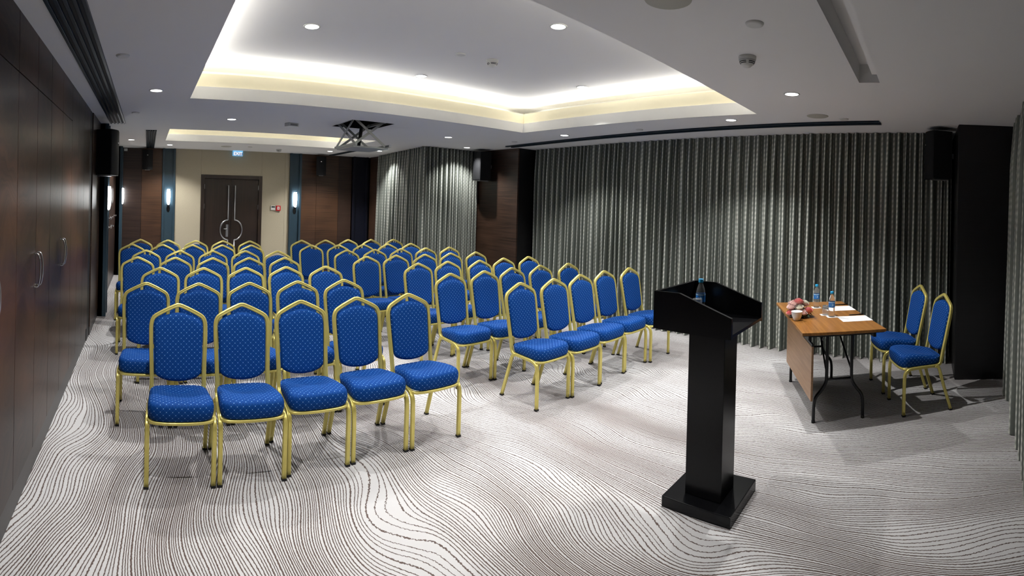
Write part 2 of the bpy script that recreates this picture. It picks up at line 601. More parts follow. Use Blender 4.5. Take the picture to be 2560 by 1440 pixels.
bl2 = tag(MB().box(-0.70, XL + 0.006, 5.735, 6.625, 0, 0.097).box(-0.70, XL + 0.006, 6.905, 9.945, 0, 0.097).build('baseboard_left', M['plinth']), kind='structure')


def pull_handle_mesh():
    pts = [(0.0, 0, 0.098), (0.018, 0, 0.098), (0.028, 0, 0.086), (0.036, 0, 0.045), (0.038, 0, 0.0), (0.036, 0, -0.045), (0.028, 0, -0.086), (0.018, 0, -0.098), (0.0, 0, -0.098)]
    v, f = sweep(catmull(pts, 4), [(a * 0.006, b * 0.0045) for a, b in circ(1, 8)], Vector((0, 1, 0)))
    me = bpy.data.meshes.new('pull_handle')
    me.from_pydata([tuple(q) for q in v], [], f)
    me.materials.append(M['steel'])
    me.polygons.foreach_set('use_smooth', [True] * len(me.polygons))
    return me


PULL = pull_handle_mesh()
cup_lab = ['dark walnut wall cupboard with paired bow handles, the one beside the plain lectern-end panels',
           'dark walnut wall cupboard with paired bow handles, the middle one of three',
           'dark walnut wall cupboard with paired bow handles, next to the plain full-height panels']
for (a, m_, b), lab in zip(((1.55, 1.99, 2.42), (2.42, 2.86, 3.28), (3.28, 3.73, 4.20)), cup_lab):
    t = thing('wall_cupboard', lab, 'cupboard', (XL, m_, 0.15), 0, 'built-in cupboards along the wood wall')
    box('cabinet_body', M['wood_black'], t, -0.045, -0.022, a - m_ + 0.004, b - m_ - 0.004, 0.004, 2.136)
    for s in (-1, 1):
        y0, y1 = (a - m_, 0) if s < 0 else (0, b - m_)
        d = bbox('cupboard_door', M['wood_wall'], t, -0.020, 0.0, y0 + G / 2, y1 - G / 2, 0.002, 2.138, 0.0015)
        h = link('handle', PULL, d, (0.0, s * 0.035, 1.075))

# petrol-blue pilasters with a recessed channel (trim of the walls)
def pilaster(name, along, p0, p1, face, back, mat=M['teal']):
    """along='y': on the left wall, between y p0..p1, channel open towards +x; along='x': on the back wall, towards -y"""
    fl, rec = 0.045, 0.05
    if along == 'y':
        o = tag(box(name, mat, None, back, face - rec, p0, p1, 0, H - 0.001), kind='structure')
        bbox('flange', mat, o, back, face, p0, p0 + fl, 0, H - 0.001, 0.002)
        bbox('flange', mat, o, back, face, p1 - fl, p1, 0, H - 0.001, 0.002)
    else:
        o = tag(box(name, mat, None, p0, p1, face + rec, back, 0, H - 0.001), kind='structure')
        bbox('flange', mat, o, p0, p0 + fl, face, back, 0, H - 0.001, 0.002)
        bbox('flange', mat, o, p1 - fl, p1, face, back, 0, H - 0.001, 0.002)
    return o


pilaster('trim_1', 'y', 6.63, 6.90, -0.53, -0.70)
pilaster('trim_2', 'y', 9.95, 10.22, -0.51, -0.70)
YD = 10.30
pilaster('trim_3', 'x', 0.305, 0.575, YD - 0.06, YD + 0.10)
pilaster('trim_4', 'x', 3.03, 3.29, YD - 0.06, YD + 0.10)

# ------------------------------------------------------------------ back wall with the double door
wb = tag(box('wall_back', M['wood_black'], None, -0.70, 6.60, YD + 0.10, YD + 0.25, 0, H), kind='structure')
for a, b, m_ in ((-0.70, -0.125, 'wood_far_dark'), (-0.125, 0.305, 'wood_far'), (3.29, 3.654, 'wood_far'), (3.654, 4.178, 'wood_far'), (4.178, 4.50, 'wood_far_dark')):
    bbox('wood_panel', M[m_], wb, a + G / 2, b - G / 2, YD, YD + 0.10, 0.0, H, 0.0015)
DX0, DX1, DZ = 1.116, 2.427, 2.08
for a, b, c, d in ((0.575, DX0, 0, H), (DX0, 2.40, DZ, H), (2.427, 2.93, 0, H), (2.40, 2.427, DZ, H), (2.93, 3.03, 0, H)):
    bbox('wall_panel', M['beige'], wb, a + 0.001, b - 0.001, YD, YD + 0.10, c, d, 0.001)
door = tag(box('door_1', M['black'], None, DX0 + 0.07, DX1 - 0.07, YD + 0.07, YD + 0.10, 0, DZ - 0.07), kind='structure')
for a, b, c, d in ((DX0, DX0 + 0.075, 0, DZ), (DX1 - 0.075, DX1, 0, DZ), (DX0 + 0.075, DX1 - 0.075, DZ - 0.075, DZ)):
    bbox('door_frame', M['door_wood'], door, a, b, YD - 0.02, YD + 0.10, c, d, 0.004)
mid = (DX0 + DX1) / 2
for s in (-1, 1):
    a, b = (DX0 + 0.078, mid - 0.002) if s < 0 else (mid + 0.002, DX1 - 0.078)
    leaf = bbox('door_leaf', M['door_wood'], door, a, b, YD + 0.02, YD + 0.065, 0.008, DZ - 0.078, 0.002)
    xs = mid + s * 0.07
    R = 0.21
    pts = [(xs, YD + 0.02, 1.86), (xs, YD - 0.03, 1.86), (xs, YD - 0.03, 1.84), (xs, YD - 0.03, 0.93 + 0.205)]
    arc = [(xs + s * R * math.sin(t) * 0.78, YD - 0.03, 0.93 + R * math.cos(t)) for t in [PI * k / 14 for k in range(15)]]
    low = [(xs, YD - 0.03, 0.93 - 0.205), (xs, YD - 0.03, 0.22), (xs, YD - 0.03, 0.20), (xs, YD + 0.02, 0.20)]
    v, f = tube(pts, 0.014, 8)
    v2, f2 = tube(arc, 0.014, 8)
    v3, f3 = tube(low, 0.014, 8)
    MB().add(v, f).add(v2, f2).add(v3, f3).build('pull_bar', M['steel'], leaf, True)
    for hz in (1.83, 1.42, 0.25):
        hx = DX0 + 0.076 if s < 0 else DX1 - 0.076
        v, f = tube([(hx, YD + 0.012, hz - 0.05), (hx, YD + 0.012, hz + 0.05)], 0.008, 8)
        newobj('hinge', v, f, M['steel'], leaf, True)
    if s < 0:
        bbox('lock_plate', M['steel'], leaf, mid - 0.105, mid - 0.055, YD + 0.008, YD + 0.021, 0.78, 1.04, 0.003)
        v, f = tube([(mid - 0.08, YD + 0.02, 0.95), (mid - 0.08, YD - 0.02, 0.95), (mid - 0.10, YD - 0.026, 0.95), (mid - 0.165, YD - 0.026, 0.95)], 0.009, 8, Vector((0, 0, 1)))
        newobj('lever', v, f, M['chrome'], leaf, True)
# far corner: dark return, dark wood pilaster with blue reflection painted into its colour
pilaster('trim_5', 'x', 4.50, 4.87, YD - 0.10, YD + 0.10, paint('dark_wood_blue_reflection', srgb(15, 18, 32), 0.4, 0.02))
wr2 = tag(box('wall_right_rear', M['wood_black'], None, 4.98, 6.60, 7.30, YD + 0.10, 0, H), kind='structure')
bbox('wood_panel', M['wood_side'], wr2, 4.91, 4.98, 9.66, YD - 0.10, 0, H, 0.002)

# ------------------------------------------------------------------ right side: column, main wall, front column, front wall
wc = tag(box('wall_column', M['wood_black'], None, 5.73, 6.60, 6.18, 7.26, 0, H), kind='structure')
bbox('wood_panel', M['wood_side'], wc, 5.70, 5.73, 6.155, 7.26, 0, H, 0.002)
bbox('wood_panel', M['wood_black'], wc, 5.73, 6.45, 6.15, 6.18, 0, H, 0.002)
tag(box('wall_right', M['wood_black'], None, 6.25, 6.60, -1.40, 6.15, 0, H), kind='structure')
wf = tag(box('wall_column_front', M['wood_black'], None, 5.08, 6.25, -1.20, -0.36, 0, H), kind='structure')
bbox('wood_panel', M['wood_black'], wf, 5.05, 5.08, -1.2, -0.335, 0, H, 0.002)
bbox('wood_panel', M['wood_black'], wf, 5.08, 6.24, -0.36, -0.33, 0, H, 0.002)
tag(box('wall_front', M['wood_black'], None, -0.70, 6.60, -1.40, -1.20, 0, H), kind='structure')


# ------------------------------------------------------------------ curtains
def curtain(name, p0, p1, label, side, period=0.102, amp=0.085, ztop=H - 0.004, zbot=0.003, seed=1, rows=26, flare=0.0):
    rnd = random.Random(seed)
    p0, p1 = Vector((*p0, 0)), Vector((*p1, 0))
    L = (p1 - p0).length
    dr = (p1 - p0) / L
    nr = Vector((-dr.y, dr.x, 0)) * side          # towards the room
    folds, s = [], 0.0
    while s < L:
        wd = period * rnd.uniform(0.62, 1.42)
        folds.append((s, wd, amp * rnd.uniform(0.75, 1.25), rnd.uniform(-0.25, 0.25), rnd.uniform(0.7, 1.3), rnd.uniform(0, 6.28)))
        s += wd
    NS = 16
    prof = []
    for (s0, wd, am, sk, gr, ph) in folds:
        for k in range(NS):
            prof.append((s0, wd, am, sk, gr, ph, k / NS, len(prof) // NS))
    prof.append(folds[-1][:6] + (1.0, len(folds) - 1))
    v, uv, f = [], [], []
    total = folds[-1][0] + folds[-1][1]
    kx = L / total
    for r in range(rows + 1):
        q = r / rows
        z = zbot + (ztop - zbot) * q
        for (s0, wd, am, sk, gr, ph, t, fi) in prof:
            ph0 = 2 * PI * t
            a = am * (1.0 + 0.30 * gr * (1 - q)) * (0.75 + 0.25 * min(1, (1 - q) * 6))
            off = a * (0.5 - 0.5 * math.cos(ph0)) ** 2.0 + 0.10 * am * math.sin(2 * ph0 + ph) * (1 - q)
            lat = 0.07 * wd * math.sin(2 * ph0) + 0.02 * (1 - q) * sk * math.sin(ph0) + 0.006 * math.sin(ph + 3.1 * q) * math.sin(ph0 / 2)
            x = (s0 + t * wd + lat) * kx
            x = (x - L / 2) * (1 + flare * (1 - q) ** 1.5) + L / 2
            hem = 0.003 * math.sin(ph + ph0) if r == 0 else 0.0
            p = p0 + dr * x + nr * (off + 0.012 * math.sin(ph + 2.2 * q) * (1 - q) * math.sin(ph0 / 2))
            v.append((p.x, p.y, z + abs(hem)))
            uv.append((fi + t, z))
    n = len(prof)
    for r in range(rows):
        for i in range(n - 1):
            f.append((r * n + i, r * n + i + 1, (r + 1) * n + i + 1, (r + 1) * n + i))
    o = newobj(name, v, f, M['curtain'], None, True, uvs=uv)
    return tag(o, label, 'curtain', 'patterned grey curtains')


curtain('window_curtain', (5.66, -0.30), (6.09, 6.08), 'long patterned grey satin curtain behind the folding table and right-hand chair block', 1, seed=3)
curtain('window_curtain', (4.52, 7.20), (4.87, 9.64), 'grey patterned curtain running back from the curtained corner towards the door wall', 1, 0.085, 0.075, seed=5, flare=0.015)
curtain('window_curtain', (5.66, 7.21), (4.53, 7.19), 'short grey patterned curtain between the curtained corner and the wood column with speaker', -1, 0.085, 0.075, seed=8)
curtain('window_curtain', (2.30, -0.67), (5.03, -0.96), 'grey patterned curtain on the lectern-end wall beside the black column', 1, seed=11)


# ------------------------------------------------------------------ ceiling fittings
def mesh_of(v, f, mat, smooth=True, name='m'):
    me = bpy.data.meshes.new(name)
    me.from_pydata([tuple(q) for q in v], [], f)
    me.materials.append(mat)
    if smooth:
        me.polygons.foreach_set('use_smooth', [True] * len(me.polygons))
    return me


RING = mesh_of(*lathe([(0.052, 0.0), (0.052, -0.004), (0.062, -0.006), (0.065, -0.001), (0.065, 0.0)], 28, False), M['white_plastic'], name='trim_ring')
LENS = mesh_of(*lathe([(0.0005, -0.003), (0.053, -0.003), (0.053, -0.001)], 28, False), M['lamp'], name='lamp_lens')


def downlight(x, y, z, label, power=1.0, size=120, tilt=None):
    t = thing('downlight', label, 'ceiling light', (x, y, z), 0, 'recessed downlights')
    link('trim_ring', RING, t)
    link('lens', LENS, t)
    ld = bpy.data.lights.new('downlight_lamp', 'SPOT')
    ld.energy = SPOT_W * power
    ld.spot_size = math.radians(size)
    ld.spot_blend = 0.62
    ld.shadow_soft_size = 0.02
    ld.color = (1.0, 0.988, 0.97)
    lo = link('downlight_lamp', ld, t, (0, 0, -0.02))
    if tilt:
        lo.rotation_euler = tilt
    return t


RD = 'round recessed downlight '
for x, y, z, lab in (
        (1.178, 3.514, TZ, RD + 'in the large ceiling tray, on the cupboard side'),
        (2.592, 2.418, TZ, RD + 'in the large ceiling tray, at the lectern end'),
        (2.653, 4.364, TZ, RD + 'in the large ceiling tray, at the projector lift end'),
        (4.118, 3.462, TZ, RD + 'in the large ceiling tray, on the curtain side'),
        (0.06, 4.42, H, RD + 'between the black air slot and the large tray'),
        (1.00, 5.94, H, RD + 'between the two trays, near the motion sensor box'),
        (4.09, 5.92, H, RD + 'between the projector lift and the curtained corner'),
        (4.93, 4.43, H, RD + 'beside the long slot at the far corner of the large tray'),
        (4.71, 1.97, H, RD + 'beside the long slot near the round loudspeaker grille'),
        (3.73, 1.05, H, RD + 'above the folding table, by the screen recess'),
        (-0.30, 8.68, H, RD + 'beside the small tray, above the cupboard-side aisle'),
        (0.41, 9.47, H, RD + 'in front of the petrol blue pilaster left of the door'),
        (3.58, 9.32, H, RD + 'in front of the wood panels right of the door'),
        (4.32, 8.59, H, RD + 'close against the curtain running to the door wall'),
        (5.12, 6.84, H, RD + 'close against the short curtain by the wood column'),
        (0.10, 1.97, H, RD + 'between the air slot and the tray, above the front cupboards')):
    downlight(x, y, z, lab, *((0.92, 98) if z > H else (1.0, 120)))


def disc_thing(name, label, cat, x, y, z, prof, mat, group=None, grille=None):
    t = thing(name, label, cat, (x, y, z), 0, group)
    newobj('cover', *lathe(prof, 28), mat, t, True)
    if grille:
        newobj('grille', *lathe(grille, 28), M['grey_plastic'], t, True)
    return t


def smoke(x, y, z, label):
    t = thing('smoke_detector', label, 'smoke detector', (x, y, z), 0.4, 'smoke detectors')
    newobj('base', *lathe([(0.052, -0.022), (0.054, -0.004), (0.054, 0.0)], 28), M['white_plastic'], t, True)
    hd = newobj('sensor_head', *lathe([(0.006, -0.066), (0.020, -0.063), (0.036, -0.048), (0.046, -0.032), (0.050, -0.022)], 28), M['white_plastic'], t, True)
    for r, z0 in ((0.0455, -0.034), (0.040, -0.0425)):
        for k in range(4):
            a0 = k * PI / 2 + 0.18
            path = [(r * math.cos(a0 + i * 0.12), r * math.sin(a0 + i * 0.12), z0) for i in range(11)]
            v, f = tube(path, 0.0024, 6, Vector((0, 0, 1)))
            newobj('vent_slit', v, f, M['dark_slot'], hd)
    return t


smoke(2.75, 1.055, H, 'white domed smoke detector on the low ceiling near the screen recess')
smoke(2.827, 3.432, TZ, 'white domed smoke detector inside the large ceiling tray')
smoke(2.56, 9.5, H, 'small white smoke detector on the ceiling near the exit sign')
DISC = [(0.030, -0.012), (0.042, -0.010), (0.046, -0.002), (0.046, 0.0)]
SG = 'flush ceiling sprinkler covers'
for x, y, z, lab in ((-0.182, 3.30, H, 'flush white sprinkler cover beside the black air slot, nearer the lectern end'),
                     (-0.154, 5.68, H, 'flush white sprinkler cover beside the far end of the black air slot'),
                     (2.51, 3.483, TZ, 'flush white sprinkler cover beside the smoke detector in the large tray'),
                     (2.256, 0.832, H, 'round white sprinkler cup on the ceiling by the screen recess'),
                     (4.811, 0.813, H, 'small flush sprinkler cover between loudspeaker grille and long slot'),
                     (4.95, 3.25, H, 'small flush sprinkler cover beside the middle of the long slot'),
                     (5.05, 5.55, H, 'small flush sprinkler cover near the wood column end of the long slot'),
                     (1.933, 9.30, H, 'small flush sprinkler cover on the ceiling before the exit sign')):
    disc_thing('sprinkler_cover', lab, 'sprinkler', x, y, z, DISC, M['white_plastic'], SG)
SPK = [(0.098, -0.006), (0.104, -0.003), (0.105, 0.0)]
cream_g = paint('cream_speaker_grille', (0.50, 0.49, 0.42, 1), 0.6, 0.03, scale=200)
for x, y, lab in ((4.65, 1.045, 'round cream loudspeaker grille flush in ceiling near the long slot'),
                  (1.86, 1.09, 'round cream loudspeaker grille flush in ceiling beside the large tray edge'),
                  (1.494, 9.42, 'round cream loudspeaker grille flush in ceiling before the double door')):
    disc_thing('ceiling_speaker', lab, 'speaker', x, y, H, SPK, cream_g, 'flush ceiling loudspeakers')
t = thing('motion_sensor', 'small pale box sensor on the ceiling between downlight and projector lift', 'sensor', (1.77, 5.98, H), 0.35)
bbox('housing', M['white_plastic'], t, -0.075, 0.075, -0.05, 0.05, -0.045, 0, 0.006)
bbox('lens_window', M['grey_plastic'], t, -0.055, 0.055, -0.052, -0.050, -0.034, -0.014, 0.001)


# linear air diffusers
def diffuser(label, p0, p1, width, nslots):
    p0, p1 = Vector((*p0, 0)), Vector((*p1, 0))
    L = (p1 - p0).length
    ang = math.atan2(p1.y - p0.y, p1.x - p0.x)
    t = thing('linear_air_diffuser', label, 'air vent', (p0.x, p0.y, H - 0.0015), ang, 'linear ceiling air slots')
    box('backing', M['dark_slot'], t, 0, L, -width / 2, width / 2, -0.003, 0)
    n = nslots
    bar = width / (2 * n + 1) * 0.95
    for k in range(n + 1):
        y0 = -width / 2 + k * (width - bar) / n
        bbox('bar', M['diffuser'], t, 0, L, y0, y0 + bar, -0.016, -0.003, 0.002)
    return t


diffuser('black four-slot air diffuser in the ceiling along the cupboard wall', (-0.405, 0.60), (-0.405, 6.55), 0.20, 4)
diffuser('short black air diffuser in the ceiling above the far wall loudspeaker', (0.04, 7.25), (0.04, 10.24), 0.155, 4)
diffuser('very long narrow black air slot in the ceiling along the main curtain', (4.99, 0.47), (5.44, 6.10), 0.17, 1)
diffuser('black air slot in the ceiling behind the projector lift', (3.93, 10.15), (3.90, 8.45), 0.10, 1)

# projector lift lowered from the ceiling
t = thing('projector_lift', 'grey scissor projector lift hanging below its square ceiling opening', 'projector lift', (2.595, 5.65, H))
PZ = -0.292
bbox('platform', M['lift_metal'], t, -0.235, 0.235, -0.26, 0.26, PZ - 0.018, PZ, 0.004)
for sx in (-1, 1):
    bbox('side_rail', M['lift_metal'], t, sx * 0.225 - 0.015, sx * 0.225 + 0.015, -0.33, 0.33, PZ, PZ + 0.03, 0.003)
    bbox('top_rail', M['lift_metal'], t, sx * 0.225 - 0.015, sx * 0.225 + 0.015, -0.30, 0.30, 0.02, 0.05, 0.003)
for sx in (-1,):
    for s in (-1, 1):
        x = sx * 0.225 + s * 0.008
        v, f = sweep([(x, -s * 0.29, PZ + 0.015), (x, s * 0.29, 0.04)], [(0.003, 0.016), (-0.003, 0.016), (-0.003, -0.016), (0.003, -0.016)])
        newobj('scissor_arm', v, f, M['lift_metal'], t)
for sy in (-1, 1):
    for s in (-1, 1):
        y = sy * 0.22 + s * 0.007
        v, f = sweep([(-s * 0.21, y, PZ + 0.015), (s * 0.21, y, 0.04)], [(0.003, 0.015), (-0.003, 0.015), (-0.003, -0.015), (0.003, -0.015)], Vector((0, 1, 0)))
        newobj('scissor_arm', v, f, M['lift_metal'], t)
v, f = tube([(-0.09, -0.10, PZ + 0.012), (-0.06, -0.14, 0.06)], 0.022, 12)
newobj('actuator', v, f, M['blackmetal'], t, True)
for sx in (-1,):
    v, f = tube([(sx * 0.24, 0, -0.1), (sx * 0.21, 0, -0.1)], 0.012, 10, Vector((0, 0, 1)))
    newobj('pivot_pin', v, f, M['steel'], t, True)


# ------------------------------------------------------------------ wall fittings
def sconce(x, y, rz, label):
    """tapered opal glass wall lamp; local -y points into the room"""
    t = thing('wall_sconce', label, 'wall lamp', (x, y, 1.60), rz, 'opal wall sconces on the blue pilasters')
    newobj('glass_shade', *lathe([(0.010, -0.165), (0.022, -0.152), (0.032, -0.10), (0.037, 0.0), (0.036, 0.08), (0.029, 0.155), (0.022, 0.158)], 24), M['sconce'], t, True)
    bbox('bracket', M['blackmetal'], t, -0.02, 0.02, 0.0, 0.05, -0.20, -0.15, 0.004)
    v, f = lathe([(0.002, -0.012), (0.034, -0.010), (0.036, 0.0)], 20)
    v = [(q[0], 0.05 + q[2], q[1] * 1.9 - 0.25) for q in v]
    newobj('back_plate', v, f, M['blackmetal'], t, True)
    return t


sconce(0.44, YD - 0.06, 0, 'glowing tapered sconce on the blue pilaster left of the double door')
sconce(3.16, YD - 0.06, 0, 'glowing tapered sconce on the blue pilaster right of the double door')
sconce(-0.53, 6.765, PI / 2, 'glowing tapered sconce on the blue pilaster below the cupboard-wall loudspeaker')
sconce(-0.51, 10.085, PI / 2, 'glowing tapered sconce on the blue pilaster in the far wall corner')


def loudspeaker(x, y, z, rz, label, w_, d_, h_, tilt=0.0, wall=0.06):
    """front faces local -y; bracket behind to the wall"""
    t = thing('wall_loudspeaker', label, 'speaker', (x, y, z), rz, 'black wall loudspeakers')
    n = 8
    outline = [(-w_ / 2 * 0.82, d_ / 2)] + [(-w_ / 2, -d_ / 2 * 0.7)] + \
              [(-w_ / 2 + w_ * k / n, -d_ / 2 * 0.7 - d_ * 0.15 * math.sin(PI * k / n)) for k in range(1, n)] + [(w_ / 2, -d_ / 2 * 0.7), (w_ / 2 * 0.82, d_ / 2)]
    m_ = len(outline)
    v = [(a, b, -h_ / 2) for a, b in outline] + [(a, b, h_ / 2) for a, b in outline]
    f = [tuple(range(m_)), tuple(reversed(range(m_, 2 * m_)))] + [(i + m_, (i + 1) % m_ + m_, (i + 1) % m_, i) for i in range(m_)]
    c = newobj('cabinet', v, f, M['speaker'], t, rot=(tilt, 0, 0))
    g = [(-w_ / 2 * 0.94 + w_ * 0.94 * k / n, -d_ / 2 * 0.7 - 0.004 - d_ * 0.15 * math.sin(PI * (0.03 + 0.94 * k / n))) for k in range(n + 1)]
    gv = [(a, b, -h_ / 2 * 0.95) for a, b in g] + [(a, b, h_ / 2 * 0.95) for a, b in g] + [(a, b + 0.003, -h_ / 2 * 0.95) for a, b in g] + [(a, b + 0.003, h_ / 2 * 0.95) for a, b in g]
    q = n + 1
    gf = []
    for k in range(n):
        gf += [(k, k + 1, q + k + 1, q + k), (2 * q + k, 3 * q + k, 3 * q + k + 1, 2 * q + k + 1)]
    gr = newobj('grille', gv, gf, M['speaker'], c, True)
    yb = -d_ / 2 * 0.7 - d_ * 0.15 - 0.004
    bbox('badge', M['chrome'], gr, -0.012, 0.012, yb - 0.004, yb, h_ * 0.2, h_ * 0.2 + 0.016, 0.001)
    bbox('bracket_arm', M['steel'], t, -0.02, 0.02, d_ / 2 - 0.01, d_ / 2 + wall, -0.03, 0.03, 0.003)
    bbox('bracket_foot', M['steel'], t, -0.05, 0.05, -d_ * 0.2, d_ / 2 - 0.005, -h_ / 2 - 0.012, -h_ / 2 - 0.001, 0.003)
    return t


loudspeaker(-0.50, 6.17, 2.17, PI / 2 - 0.25, 'large black loudspeaker bracketed to the cupboard wall above a sconce', 0.30, 0.25, 0.56, wall=0.03)
loudspeaker(-0.01, YD - 0.21, 2.345, 0.0, 'black loudspeaker on the wood panel left of the double door', 0.21, 0.24, 0.40, wall=0.09)
loudspeaker(3.68, YD - 0.21, 2.34, -0.35, 'black loudspeaker on the wood panel right of the double door', 0.21, 0.24, 0.40, wall=0.09)
loudspeaker(5.50, 6.90, 2.30, -PI / 2 - 0.25, 'black loudspeaker on the wood column beside the short curtain', 0.32, 0.26, 0.50, wall=0.06)
loudspeaker(5.30, -0.12, 2.30, PI + 0.3, 'black loudspeaker on the black column behind the table chairs', 0.30, 0.25, 0.50, wall=0.06)

t = thing('exit_sign', 'small glowing blue exit sign over the double door', 'sign', (1.875, YD - 0.035, 2.545))
bbox('housing', M['exit_cyan'], t, -0.105, 0.105, -0.02, 0.035, -0.055, 0.055, 0.003)
box('sign_face', M['exit_blue'], t, -0.097, 0.097, -0.0215, -0.0195, -0.047, 0.024)
tc = bpy.data.curves.new('exit_lettering', 'FONT')
tc.body = 'EXIT'
tc.align_x, tc.align_y = 'CENTER', 'CENTER'
tc.size = 0.09
tc.extrude = 0.001
tmp = bpy.data.objects.new('tmp', tc)
me = bpy.data.meshes.new_from_object(tmp)
bpy.data.objects.remove(tmp)
me.materials.clear()
me.materials.append(M['exit_white'])
link('lettering', me, t, (0, -0.0235, -0.011), (PI / 2, 0, 0))

t = thing('thermostat', 'cream wall thermostat with dark display beside the red call point', 'thermostat', (2.675, YD, 1.41))
bbox('housing', M['white_plastic'], t, -0.05, 0.05, -0.022, 0, -0.048, 0.048, 0.005)
bbox('display', M['lcd'], t, -0.035, 0.04, -0.0235, -0.021, 0.006, 0.036, 0.001)
t = thing('fire_call_point', 'red square fire alarm call point on the beige wall', 'fire alarm', (2.79, YD, 1.405))
bbox('housing', M['red'], t, -0.052, 0.052, -0.035, 0, -0.056, 0.056, 0.008)
bbox('press_plate', M['white_plastic'], t, -0.026, 0.026, -0.0375, -0.034, -0.030, 0.034, 0.002)
bbox('mark', M['red'], t, -0.008, 0.008, -0.0390, -0.0370, -0.010, 0.012, 0.001)
for k, (y, z, lab) in enumerate(((8.27, 1.235, 'chrome coat hook, upper row, nearest the sconce pilaster'), (8.73, 1.232, 'chrome coat hook, upper row, middle one'), (9.59, 1.22, 'chrome coat hook, upper row, nearest the corner pilaster'),
                                 (8.31, 1.08, 'chrome coat hook, lower row, nearer the sconce pilaster'), (8.88, 1.07, 'chrome coat hook, lower row, nearer the corner pilaster'))):
    t = thing('coat_hook', lab, 'hook', (XL + 0.01, y, z), 0, 'coat hooks on the side panels')
    v, f = lathe([(0.020, 0.0), (0.020, 0.004), (0.008, 0.006), (0.008, 0.026), (0.017, 0.030), (0.019, 0.040), (0.012, 0.047)], 16)
    newobj('hook_body', [(q[2], q[0], q[1]) for q in v], f, M['chrome'], t, True)
tag(bbox('ceiling_junction_box', M['white_plastic'], None, -0.50, -0.43, 10.245, 10.298, 2.53, 2.58, 0.004), 'small white box high in the far corner beside the dark panel', 'wall box')


# ------------------------------------------------------------------ banquet chair
RIB = ribbed(0.027, 0.025)
